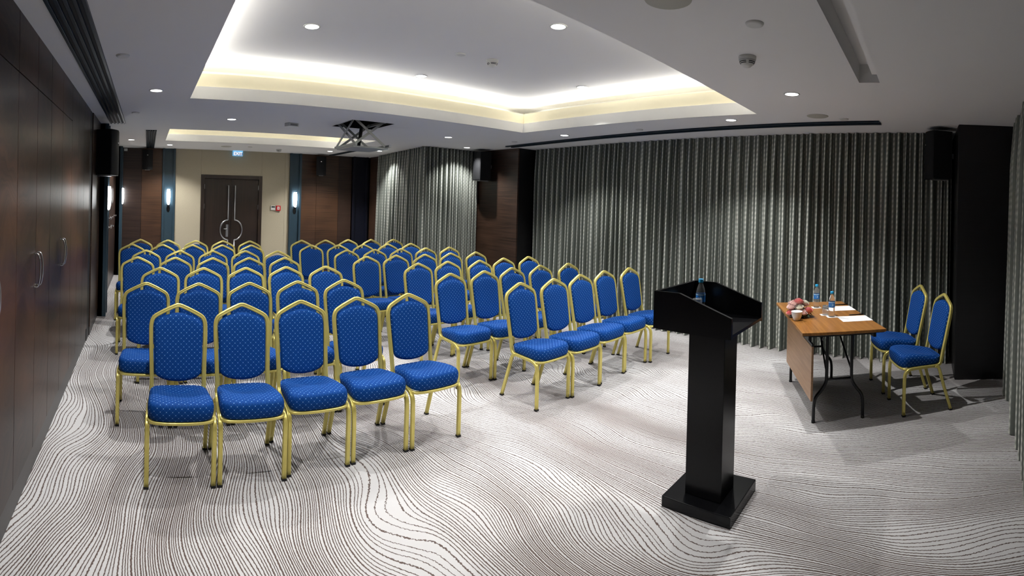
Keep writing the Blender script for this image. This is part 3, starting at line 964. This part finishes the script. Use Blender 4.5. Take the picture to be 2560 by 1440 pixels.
# local: front towards -y, rear feet y=+0.215, front feet y=-0.215
def chair_meshes():
    out = {}
    hoopR = [(0.172, 0.085, 0.386), (0.171, 0.112, 0.398), (0.169, 0.128, 0.425), (0.168, 0.140, 0.48), (0.171, 0.165, 0.60), (0.176, 0.188, 0.72), (0.1775, 0.204, 0.80), (0.1755, 0.211, 0.838), (0.166, 0.216, 0.868), (0.145, 0.219, 0.889), (0.085, 0.223, 0.921), (0.022, 0.227, 0.949), (0.0, 0.228, 0.954)]
    hoop = catmull(hoopR + [(-x, y, z) for x, y, z in reversed(hoopR[:-1])], 4)
    out['back_frame'] = mesh_of(*sweep(hoop, RIB, Vector((1, 0, 0))), M['gold'], True, 'back_frame')
    for nm, s in (('leg_front_r', 1), ('leg_front_l', -1)):
        p = catmull([(s * 0.172, 0.095, 0.387), (s * 0.180, 0.0, 0.388), (s * 0.190, -0.12, 0.388), (s * 0.193, -0.165, 0.383), (s * 0.194, -0.195, 0.366), (s * 0.194, -0.210, 0.335), (s * 0.194, -0.214, 0.28), (s * 0.193, -0.215, 0.15), (s * 0.193, -0.215, 0.012)], 4)
        out[nm] = mesh_of(*sweep(p, RIB), M['gold'], True, 'front_leg')
        p = catmull([(s * 0.176, 0.07, 0.385), (s * 0.182, 0.102, 0.365), (s * 0.190, 0.135, 0.25), (s * 0.194, 0.2115, 0.012)], 4)
        out[nm.replace('front', 'rear')] = mesh_of(*sweep(p, RIB), M['gold'], True, 'rear_leg')
    out['cap'] = mesh_of(*bevel_box(-0.0148, 0.0148, -0.0145, 0.0145, 0.0, 0.014, 0.002), M['rubber'], False, 'foot_cap')
    out['bolt'] = mesh_of(*lathe([(0.0045, 0.0), (0.0045, 0.003)], 8), M['rubber'], False, 'bumper')
    ap = catmull([(-0.190, -0.160, 0.384), (-0.175, -0.212, 0.385), (-0.11, -0.232, 0.385), (0, -0.238, 0.385), (0.11, -0.232, 0.385), (0.175, -0.212, 0.385), (0.190, -0.160, 0.384)], 5)
    out['seat_rail'] = mesh_of(*sweep(ap, [(0.009, 0.008), (-0.009, 0.008), (-0.011, 0.004), (-0.009, 0.0), (-0.011, -0.004), (-0.009, -0.008), (0.009, -0.008)], Vector((0, 1, 0))), M['gold'], True, 'seat_rail')
    rp = [(-0.176, 0.085, 0.384), (0.176, 0.085, 0.384)]
    out['rear_rail'] = mesh_of(*sweep(rp, [(0.010, 0.009), (-0.010, 0.009), (-0.010, -0.009), (0.010, -0.009)], Vector((0, 1, 0))), M['gold'], False, 'rear_rail')
    # seat cushion
    n = 56
    ring = []
    for i in range(n):
        a = 2 * PI * i / n
        cx, sy = math.cos(a), math.sin(a)
        e = 0.36
        px = math.copysign(abs(cx) ** e, cx)
        py = math.copysign(abs(sy) ** e, sy)
        yy = -0.052 + 0.184 * py
        hw = 0.197 - 0.026 * (yy + 0.236) / 0.37
        ring.append((px * hw, yy - 0.012 * (1 - (px) ** 2) * (1 if py < 0 else -0.5)))
    prof = [(0.90, 0.396), (0.975, 0.398), (1.0, 0.410), (1.02, 0.435), (1.02, 0.458), (1.0, 0.474), (0.965, 0.486), (0.90, 0.493), (0.78, 0.496), (0.6, 0.494), (0.4, 0.490), (0.2, 0.487)]
    v, uv = [], []
    arcs = [0.0]
    for i in range(1, n):
        arcs.append(arcs[-1] + math.hypot(ring[i][0] - ring[i - 1][0], ring[i][1] - ring[i - 1][1]))
    for k, (s, z) in enumerate(prof):
        for i, (x, y) in enumerate(ring):
            X, Y = x * s, (y + 0.052) * s - 0.052
            dip = 0.0
            if k >= 5:
                dip = -0.016 * max(0, 1 - ((X / 0.17) ** 2)) * max(0, 1 - abs(Y - 0.02) / 0.15)
                dip -= 0.030 * max(0, (Y + 0.10) / 0.23)
            v.append((X, Y, z + dip))
    v.append((0, -0.052, 0.476))
    v.append((0, -0.052, 0.396))
    f = []
    K = len(prof)
    for k in range(K - 1):
        for i in range(n):
            j = (i + 1) % n
            f.append((k * n + i, k * n + j, (k + 1) * n + j, (k + 1) * n + i))
    for i in range(n):
        j = (i + 1) % n
        f.append(((K - 1) * n + i, (K - 1) * n + j, K * n))
        f.append((j, i, K * n + 1))
    me = mesh_of(v, f, M['fabric'], True, 'seat')
    ul = me.uv_layers.new(name='UVMap')
    for p in me.polygons:
        nx, ny, nz = p.normal
        for li in p.loop_indices:
            c = me.vertices[me.loops[li].vertex_index].co
            if abs(nz) > 0.62:
                q = (c.x, c.y)
            elif abs(ny) > abs(nx):
                q = (c.x, -0.233 - 0.485 + c.z)
            else:
                q = (c.y, c.z)
            ul.data[li].uv = q
    out['seat'] = me
    # back cushion: outline in (x, z'), inflated on both faces
    half = [(0.0, 0.484), (0.06, 0.489), (0.105, 0.501), (0.135, 0.517), (0.148, 0.535), (0.1515, 0.57), (0.1555, 0.65), (0.160, 0.76), (0.161, 0.815), (0.156, 0.843), (0.142, 0.862), (0.115, 0.879), (0.07, 0.896), (0.03, 0.906), (0.0, 0.908)]
    hp = [Vector((x, 0, z)) for x, z in half]
    out2 = catmull(hp, 3)
    pts = [(p.x, p.z) for p in out2] + [(-p.x, p.z) for p in reversed(out2[1:-1])]
    n = len(pts)

    def yback(z):
        return 0.140 + (z - 0.48) * 0.190
    rings = [(1.0, 0.0), (0.985, 0.5), (0.95, 0.8), (0.88, 0.95), (0.75, 1.0), (0.5, 1.02), (0.25, 1.02)]
    v, f = [], []
    cz = 0.69
    for side, th in ((-1, 0.024), (1, 0.019)):
        base = len(v)
        for s, hh in rings:
            for x, z in pts:
                X, Z = x * s, cz + (z - cz) * s
                v.append((X, yback(Z) + side * th * hh, Z))
        v.append((0, yback(cz) + side * th, cz))
        c = len(v) - 1
        for k in range(len(rings) - 1):
            for i in range(n):
                j = (i + 1) % n
                q = (base + k * n + i, base + k * n + j, base + (k + 1) * n + j, base + (k + 1) * n + i)
                f.append(q if side < 0 else tuple(reversed(q)))
        for i in range(n):
            j = (i + 1) % n
            q = (base + (len(rings) - 1) * n + i, base + (len(rings) - 1) * n + j, c)
            f.append(q if side < 0 else tuple(reversed(q)))
    me = mesh_of(v, f, M['fabric'], True, 'backrest')
    ul = me.uv_layers.new(name='UVMap')
    for lp in me.loops:
        c = me.vertices[lp.vertex_index].co
        ul.data[lp.index].uv = (c.x, c.z)
    out['backrest'] = me
    return out


CM = chair_meshes()


def chair(x, y, rz, label, group):
    t = thing('banquet_chair', label, 'chair', (x, y, 0), rz, group)
    link('seat', CM['seat'], t)
    link('backrest', CM['backrest'], t)
    link('back_frame', CM['back_frame'], t)
    link('seat_rail', CM['seat_rail'], t)
    link('rear_rail', CM['rear_rail'], t)
    for sd, s in (('r', 1), ('l', -1)):
        a = link('front_leg', CM['leg_front_' + sd], t)
        link('foot_cap', CM['cap'], a, (s * 0.193, -0.215, 0))
        b = link('rear_leg', CM['leg_rear_' + sd], t)
        link('foot_cap', CM['cap'], b, (s * 0.194, 0.2125, 0))
        link('bumper', CM['bolt'], b, (s * 0.187, 0.131, 0.24), (PI / 2 + 0.32, 0, 0))
    return t


def ray(px, py):
    th, tt = (px - CXP) / FPX, (CYP - py) / FPX
    return _r * math.sin(th) + _f * math.cos(th) + _u * tt


def at_z(px, py, z):
    d = ray(px, py)
    k = (z - HC) / d.z
    return (d.x * k, d.y * k)


# crown points of the chair backs as seen in the photograph; they lie 0.964 m above the carpet
ROWS_L = [[(442.4, 759.5), (601, 758.5), (746.8, 751.5), (887, 743.4), (1016, 734.4)],
          [(374, 706.4), (498.6, 707.8), (616.8, 706.4), (736, 702.8), (849, 699.2)],
          [(406.5, 668.8), (511.2, 669.4), (611.4, 668.8), (713.4, 666.7), (798.5, 665.8)],
          [(356.9, 643.2), (444.4, 643.2), (526.6, 645), (610.5, 643.5), (698, 643.2)],
          [(379.4, 626), (455.6, 626), (530, 626), (604, 626), (675.5, 627.3)],
          [(347, 611), (412.8, 611.6), (479.6, 611.6), (542.8, 611.6), (609.6, 611.6)],
          [(367.7, 598.4), (429, 599.9), (488.7, 601.7), (545.5, 601.3), (605, 601.7)]]
ROWS_R = [[(1305.5, 706), (1381.7, 697), (1449, 686.4), (1508.6, 677), (1565.3, 670.4)],
          [(1131.6, 683), (1211, 677), (1283, 668.8), (1347.5, 663.4), (1406, 659.6)],
          [(1052, 657.6), (1122.6, 653), (1189.3, 651.2), (1254.7, 645.4), (1316, 641.5)],
          [(924, 640.5), (993.5, 636.9), (1059.4, 636), (1120, 632.4), (1179.5, 630.7)],
          [(878, 624.2), (939.4, 623.3), (999, 621.5), (1058.5, 619.7), (1111, 618.3)],
          [(792, 611.6), (848, 612.5), (905, 610.7), (962, 609.8), (1014, 608.5)],
          [(766, 600.8), (819, 600), (871, 598), (919.5, 598.4), (967, 599)]]
ORD = ['first', 'second', 'third', 'fourth', 'last']
ROWN = ['front row', 'second row', 'third row', 'fourth row', 'fifth row', 'sixth row', 'rear row']
WMIN = 0.424
rc = random.Random(4)
for rows, a_, b_ in ((ROWS_L, 'counted from the cupboard wall', 'left'), (ROWS_R, 'counted from the aisle', 'right')):
    for ri, row in enumerate(rows):
        P = [at_z(px, py, 0.964) for px, py in row]
        my = sum(p[1] for p in P) / 5
        damp = 1.0 if ri < 3 else 0.35
        xs = [p[0] + 0.012 for p in P]
        ys = [my + (p[1] - my) * damp - 0.226 for p in P]
        for _ in range(60):                      # neighbours may touch but not interpenetrate
            for i in range(4):
                gap = xs[i + 1] - xs[i]
                if gap < WMIN:
                    q = (WMIN - gap) / 2 + 1e-4
                    xs[i] -= q
                    xs[i + 1] += q
        for i in range(5):
            lab = 'blue dotted gold-framed chair, %s %s, %s of the %s block' % (ORD[i], 'from the cupboard wall' if b_ == 'left' else 'from the aisle', ROWN[ri], 'cupboard-side' if b_ == 'left' else 'curtain-side')
            chair(xs[i], ys[i], 0.0, lab, 'banquet chairs set out in rows')
chair(4.39, 0.018, PI + 0.39, 'blue dotted gold-framed chair behind the table, the one standing clear of the curtain', 'chairs behind the folding table')
chair(4.885, 0.234, PI + 0.41, 'blue dotted gold-framed chair behind the table, the one nearer the long curtain', 'chairs behind the folding table')


# ------------------------------------------------------------------ lectern
t = thing('lectern', 'tall black lectern with square foot and open three-sided top', 'lectern', (2.645, 1.178, 0))
ox, oy = 2.645, 1.178
LM = M['lectern']
bbox('base', LM, t, -0.20, 0.205, -0.21, 0.208, 0, 0.062, 0.004)
bbox('column', LM, t, -0.108, 0.080, -0.115, 0.108, 0.062, 1.015, 0.003)
bx0, bx1, by0, by1 = 2.385 - ox, 2.885 - ox, 0.965 - oy, 1.437 - oy
bbox('desk_board', LM, t, bx0 + 0.018, bx1 - 0.018, by0, by1 - 0.018, 1.015, 1.034, 0.002)
for a, b in ((bx0, bx0 + 0.018), (bx1 - 0.018, bx1)):
    yy = [by0, by1 - 0.018]
    prof = [(by0, 1.010), (by1 - 0.018, 1.010), (by1 - 0.018, 1.220), (1.275 - oy, 1.222), (by0, 1.120)]
    v = [(a, y, z) for y, z in prof] + [(b, y, z) for y, z in prof]
    f = [(0, 1, 2, 3, 4), (9, 8, 7, 6, 5)] + [(i + 5, (i + 1) % 5 + 5, (i + 1) % 5, i) for i in range(5)]
    newobj('side_panel', v, f, LM, t)
bbox('front_panel', LM, t, bx0, bx1, by1 - 0.018, by1, 1.010, 1.220, 0.002)


# ------------------------------------------------------------------ folding table
TA = math.radians(26.6)
TCX, TCY = 4.395, 0.8745
TL, TW = 1.23, 0.69
TT = 0.75
t = thing('folding_table', 'oak-topped folding table with black wishbone legs and hanging front panel', 'table', (TCX, TCY, 0), TA)
bbox('tabletop', M['table_wood'], t, -TL / 2, TL / 2, -TW / 2, TW / 2, TT - 0.024, TT, 0.004)
bbox('edge_trim', M['blackmetal'], t, -TL / 2 + 0.012, TL / 2 - 0.012, -TW / 2 + 0.012, TW / 2 - 0.012, TT - 0.030, TT - 0.0241, 0.001)
for y in (-0.27, 0.27):
    bbox('apron', M['blackmetal'], t, -TL / 2 + 0.06, TL / 2 - 0.06, y - 0.012, y + 0.012, TT - 0.075, TT - 0.030, 0.002)
for sx in (-1, 1):
    X0 = sx * 0.47
    bbox('cross_bar', M['blackmetal'], t, X0 - 0.013, X0 + 0.013, -0.26, 0.26, TT - 0.07, TT - 0.035, 0.002)
    for sy in (-1, 1):
        p = catmull([(X0, sy * 0.105, TT - 0.06), (X0, sy * 0.105, 0.60), (X0, sy * 0.105, 0.38), (X0, sy * 0.112, 0.31), (X0, sy * 0.150, 0.25), (X0, sy * 0.190, 0.20), (X0, sy * 0.206, 0.14), (X0, sy * 0.208, 0.012)], 4)
        leg = newobj('leg', *tube(p, 0.0135, 10), M['blackmetal'], t, True)
        newobj('foot_cap', *lathe([(0.0155, 0.0), (0.0155, 0.018), (0.013, 0.020)], 12), M['rubber'], leg, True, loc=(X0, sy * 0.208, 0))
        p = catmull([(X0 - sx * 0.30, sy * 0.085, TT - 0.05), (X0 - sx * 0.29, sy * 0.085, 0.63), (X0 - sx * 0.25, sy * 0.09, 0.58), (X0 - sx * 0.04, sy * 0.104, 0.42), (X0 - sx * 0.005, sy * 0.105, 0.395)], 4)
        newobj('brace', *tube(p, 0.008, 8), M['blackmetal'], t, True)
    v, f = tube([(X0, -0.105, 0.335), (X0, 0.105, 0.335)], 0.010, 8)
    newobj('stretcher', v, f, M['blackmetal'], t, True)
bbox('front_panel', M['panel_wood'], t, -TL / 2 + 0.10, TL / 2 - 0.10, TW / 2 - 0.118, TW / 2 - 0.100, 0.185, 0.615, 0.003)
for sx in (-0.40, 0.40):
    bbox('panel_bracket', M['blackmetal'], t, sx - 0.02, sx + 0.02, TW / 2 - 0.124, TW / 2 - 0.118, 0.56, TT - 0.03, 0.001)
bbox('panel_rail', M['blackmetal'], t, -TL / 2 + 0.10, TL / 2 - 0.10, TW / 2 - 0.116, TW / 2 - 0.102, 0.615, 0.635, 0.001)


# ------------------------------------------------------------------ small things on table and lectern
def bottle(x, y, z, label, emblem=True):
    t = thing('water_bottle', label, 'bottle', (x, y, z), 0.6, 'plastic water bottles')
    prof = [(0.024, 0.0), (0.028, 0.004), (0.0285, 0.016), (0.0268, 0.024), (0.0285, 0.032), (0.0268, 0.040), (0.0285, 0.048), (0.0268, 0.056), (0.0285, 0.064), (0.0268, 0.072), (0.0285, 0.080), (0.0285, 0.130), (0.027, 0.146), (0.022, 0.168), (0.015, 0.186), (0.0122, 0.194), (0.0122, 0.206)]
    newobj('bottle_body', *lathe(prof, 24), M['pet'], t, True)
    lb = newobj('label_wrap', *lathe([(0.0291, 0.084), (0.0291, 0.134)], 24, False), M['label_blue'], t, True)
    if emblem:
        newobj('label_band', *lathe([(0.0294, 0.124), (0.0294, 0.132)], 24, False), M['label_pale'], lb, True)
        for a0 in (2.85, -0.3):
            v = [(0.0294 * math.cos(a0 + 0.42 * math.cos(q)), 0.0294 * math.sin(a0 + 0.42 * math.cos(q)), 0.106 + 0.012 * math.sin(q)) for q in [2 * PI * k / 14 for k in range(14)]]
            newobj('emblem', v, [tuple(range(14))], M['label_pale'], lb)
    c = newobj('cap', *lathe([(0.0140, 0.200), (0.0150, 0.203), (0.0150, 0.219), (0.0135, 0.222)], 20), M['cap_blue'], t, True)
    return t


def tumbler(x, y, z, label, flip=True, r=0.033, h=0.09):
    t = thing('drinking_glass', label, 'glass', (x, y, z), 0, 'upturned drinking glasses')
    o = [(r, 0.0), (r * 0.97, h * 0.5), (r * 0.86, h * 0.97), (r * 0.80, h)]
    i = [(r * 0.78, h - 0.010), (r * 0.82, h * 0.9), (r * 0.93, h * 0.5), (r - 0.0025, 0.0)]
    newobj('glass_body', *lathe(o + i, 24, False), M['glass'], t, True)
    v, f = lathe([(0.0005, h), (r * 0.80, h)], 24, False)
    newobj('glass_foot', v, f, M['glass'], t, True)
    return t


def tl(x, y):
    a = rotz((x, y, 0), TA)
    return TCX + a[0], TCY + a[1]


def flat(name, label, cat, cx, cy, rz, w_, d_, th, mat, z, group, b=0.0006):
    o = bbox(name, mat, None, -w_ / 2, w_ / 2, -d_ / 2, d_ / 2, 0, th, b, loc=(cx, cy, z), rot=(0, 0, rz))
    return tag(o, label, cat, group)


ZT = TT
CG = 'white paper coasters'
flat('coaster', 'white paper coaster under the bottle nearer the curtain', 'coaster', 4.690, 1.022, TA, 0.085, 0.085, 0.002, M['paper'], ZT, CG)
flat('coaster', 'white paper coaster under the bottle nearer the front sheet', 'coaster', 4.335, 0.805, TA, 0.085, 0.085, 0.002, M['paper'], ZT, CG)
flat('coaster', 'white paper coaster under the glass by the front bottle', 'coaster', 4.388, 0.880, TA, 0.070, 0.070, 0.002, M['paper'], ZT, CG)
bottle(4.690, 1.022, ZT + 0.002, 'blue-labelled water bottle on the table, nearer the long curtain')
bottle(4.335, 0.805, ZT + 0.002, 'blue-labelled water bottle on the table, beside the upturned glass')
tumbler(4.388, 0.872, ZT + 0.002, 'clear upturned drinking glass on the table beside a water bottle', True, 0.030, 0.085)
# sheets of paper and pens
SHEETS = ((((4.702, 0.968), (4.897, 0.741), (4.716, 0.651), (4.560, 0.850)), 'white paper sheet on the table, the one nearer the long curtain'),
              (((4.339, 0.754), (4.469, 0.520), (4.287, 0.432), (4.166, 0.675)), 'white paper sheet on the table, the one nearer the lectern'))
for pts, lab in SHEETS:
    cx = sum(p[0] for p in pts) / 4
    cy = sum(p[1] for p in pts) / 4
    flat('paper_sheet', lab, 'paper', cx, cy, TA, 0.21, 0.27, 0.0012, M['paper'], ZT, 'writing paper on the table', 0.0003)


def pen(p, q, label):
    a = math.atan2(q[1] - p[1], q[0] - p[0])
    t = thing('pen', label, 'pen', ((p[0] + q[0]) / 2, (p[1] + q[1]) / 2, ZT + 0.005), a, 'black pens on the table')
    v, f = lathe([(0.001, -0.07), (0.0045, -0.058), (0.005, 0.0), (0.005, 0.07)], 10)
    newobj('barrel', [(z, x, y) for x, y, z in v], f, M['black'], t, True)
    bbox('clip', M['blackmetal'], t, 0.03, 0.068, -0.0015, 0.0015, 0.005, 0.0075, 0.0005)


pen((4.858, 0.875), (4.925, 0.755), 'black pen beside the sheet nearer the curtain')
pen((4.425, 0.668), (4.495, 0.540), 'black pen beside the sheet nearer the lectern')

# bouquet and cup
t = thing('white_cup', 'white tapered ceramic cup in front of the rose bouquet', 'cup', (4.10, 1.062, ZT), 0)
newobj('cup_body', *lathe([(0.025, 0.0), (0.028, 0.002), (0.042, 0.038), (0.049, 0.074), (0.0495, 0.077), (0.046, 0.077), (0.040, 0.042), (0.022, 0.012), (0.001, 0.010)], 28, False), M['ceramic'], t, True)
v, f = lathe([(0.001, 0.066), (0.0438, 0.066)], 24, False)
newobj('filling', v, f, M['paper'], t, True)


def rose(parent, c, r, mat, seed):
    rr = random.Random(seed)
    grp = bpy.data.objects.new('rose_head', None)
    v, f = [], []
    up = Vector((c[0] * 3 + rr.uniform(-.2, .2), c[1] * 3 + rr.uniform(-.2, .2), 1)).normalized()
    q = up.to_track_quat('Z', 'Y')
    for layer, (n, rad, hgt, lean) in enumerate(((3, 0.30, 1.20, 0.02), (4, 0.55, 1.15, 0.08), (5, 0.82, 1.02, 0.15), (6, 1.0, 0.85, 0.28))):
        for k in range(n):
            a0 = 2 * PI * (k + 0.5 * layer + rr.uniform(-.1, .1)) / n
            wd = 2 * PI / n * 0.72
            base = len(v)
            U, V = 5, 5
            for j in range(V):
                tv = j / (V - 1)
                for i in range(U):
                    tu = i / (U - 1) * 2 - 1
                    an = a0 + tu * wd * (0.55 + 0.45 * math.sin(PI * (0.25 + 0.6 * tv)))
                    R_ = r * (0.15 + (rad - 0.15) * math.sin(min(1, tv * 1.15) * PI / 2)) + r * lean * tv ** 3 * 0.6
                    zz = r * (-0.55 + hgt * 1.25 * tv - 0.16 * tv * tu * tu - lean * 0.3 * tv ** 4)
                    p = q @ Vector((R_ * math.cos(an), R_ * math.sin(an), zz))
                    v.append((p.x + c[0], p.y + c[1], p.z + c[2]))
            for j in range(V - 1):
                for i in range(U - 1):
                    f.append((base + j * U + i, base + j * U + i + 1, base + (j + 1) * U + i + 1, base + (j + 1) * U + i))
    bpy.data.objects.remove(grp)
    return newobj('rose_head', v, f, mat, parent, True)


t = thing('rose_bouquet', 'bouquet of pink and cream roses lying on the table behind the cup', 'flowers', (4.255, 1.080, ZT), 0)
for i, (dx, dy, dz, r, m_) in enumerate(((-0.01, 0.01, 0.105, 0.044, 'rose_pink'), (-0.055, 0.065, 0.072, 0.040, 'rose_pale'), (0.035, -0.050, 0.092, 0.038, 'rose_cream'), (-0.015, -0.098, 0.048, 0.040, 'rose_pink'), (-0.088, 0.070, 0.034, 0.034, 'rose_pink'),
                                         (-0.055, -0.015, 0.070, 0.036, 'rose_cream'), (-0.005, 0.080, 0.088, 0.036, 'rose_pale'), (0.070, 0.020, 0.070, 0.040, 'rose_pale'), (-0.070, -0.060, 0.038, 0.033, 'rose_pale'), (0.055, -0.075, 0.040, 0.036, 'rose_pink'),
                                         (0.045, 0.075, 0.045, 0.036, 'rose_cream'), (-0.035, 0.045, 0.100, 0.034, 'rose_pale'))):
    rose(t, (dx * 0.85, dy * 0.85, dz * 1.15), r, M[m_], 20 + i)
rl = random.Random(5)
for k in range(12):
    a = 2 * PI * k / 12
    bs = Vector((0.06 * math.cos(a), 0.08 * math.sin(a), 0.03))
    tp = Vector((0.125 * math.cos(a) * rl.uniform(.8, 1.05), 0.145 * math.sin(a) * rl.uniform(.8, 1.05), rl.uniform(0.008, 0.03)))
    sd = (tp - bs).cross(Vector((0, 0, 1))).normalized() * 0.02
    md = (bs + tp) / 2 + Vector((0, 0, 0.014))
    newobj('leaf', [bs, md + sd, tp, md - sd, md + Vector((0, 0, 0.004))], [(0, 1, 4), (1, 2, 4), (2, 3, 4), (3, 0, 4)], M['leaf'], t, True)
newobj('flower_foam', *lathe([(0.05, 0.0), (0.085, 0.015), (0.08, 0.05), (0.045, 0.075)], 16), M['leaf'], t, True)

bottle(2.735, 1.315, 1.0345, 'blue-labelled water bottle standing in the black lectern top')
tumbler(2.660, 1.300, 1.0345, 'clear upturned drinking glass in the lectern top beside the bottle', True, 0.033, 0.115)
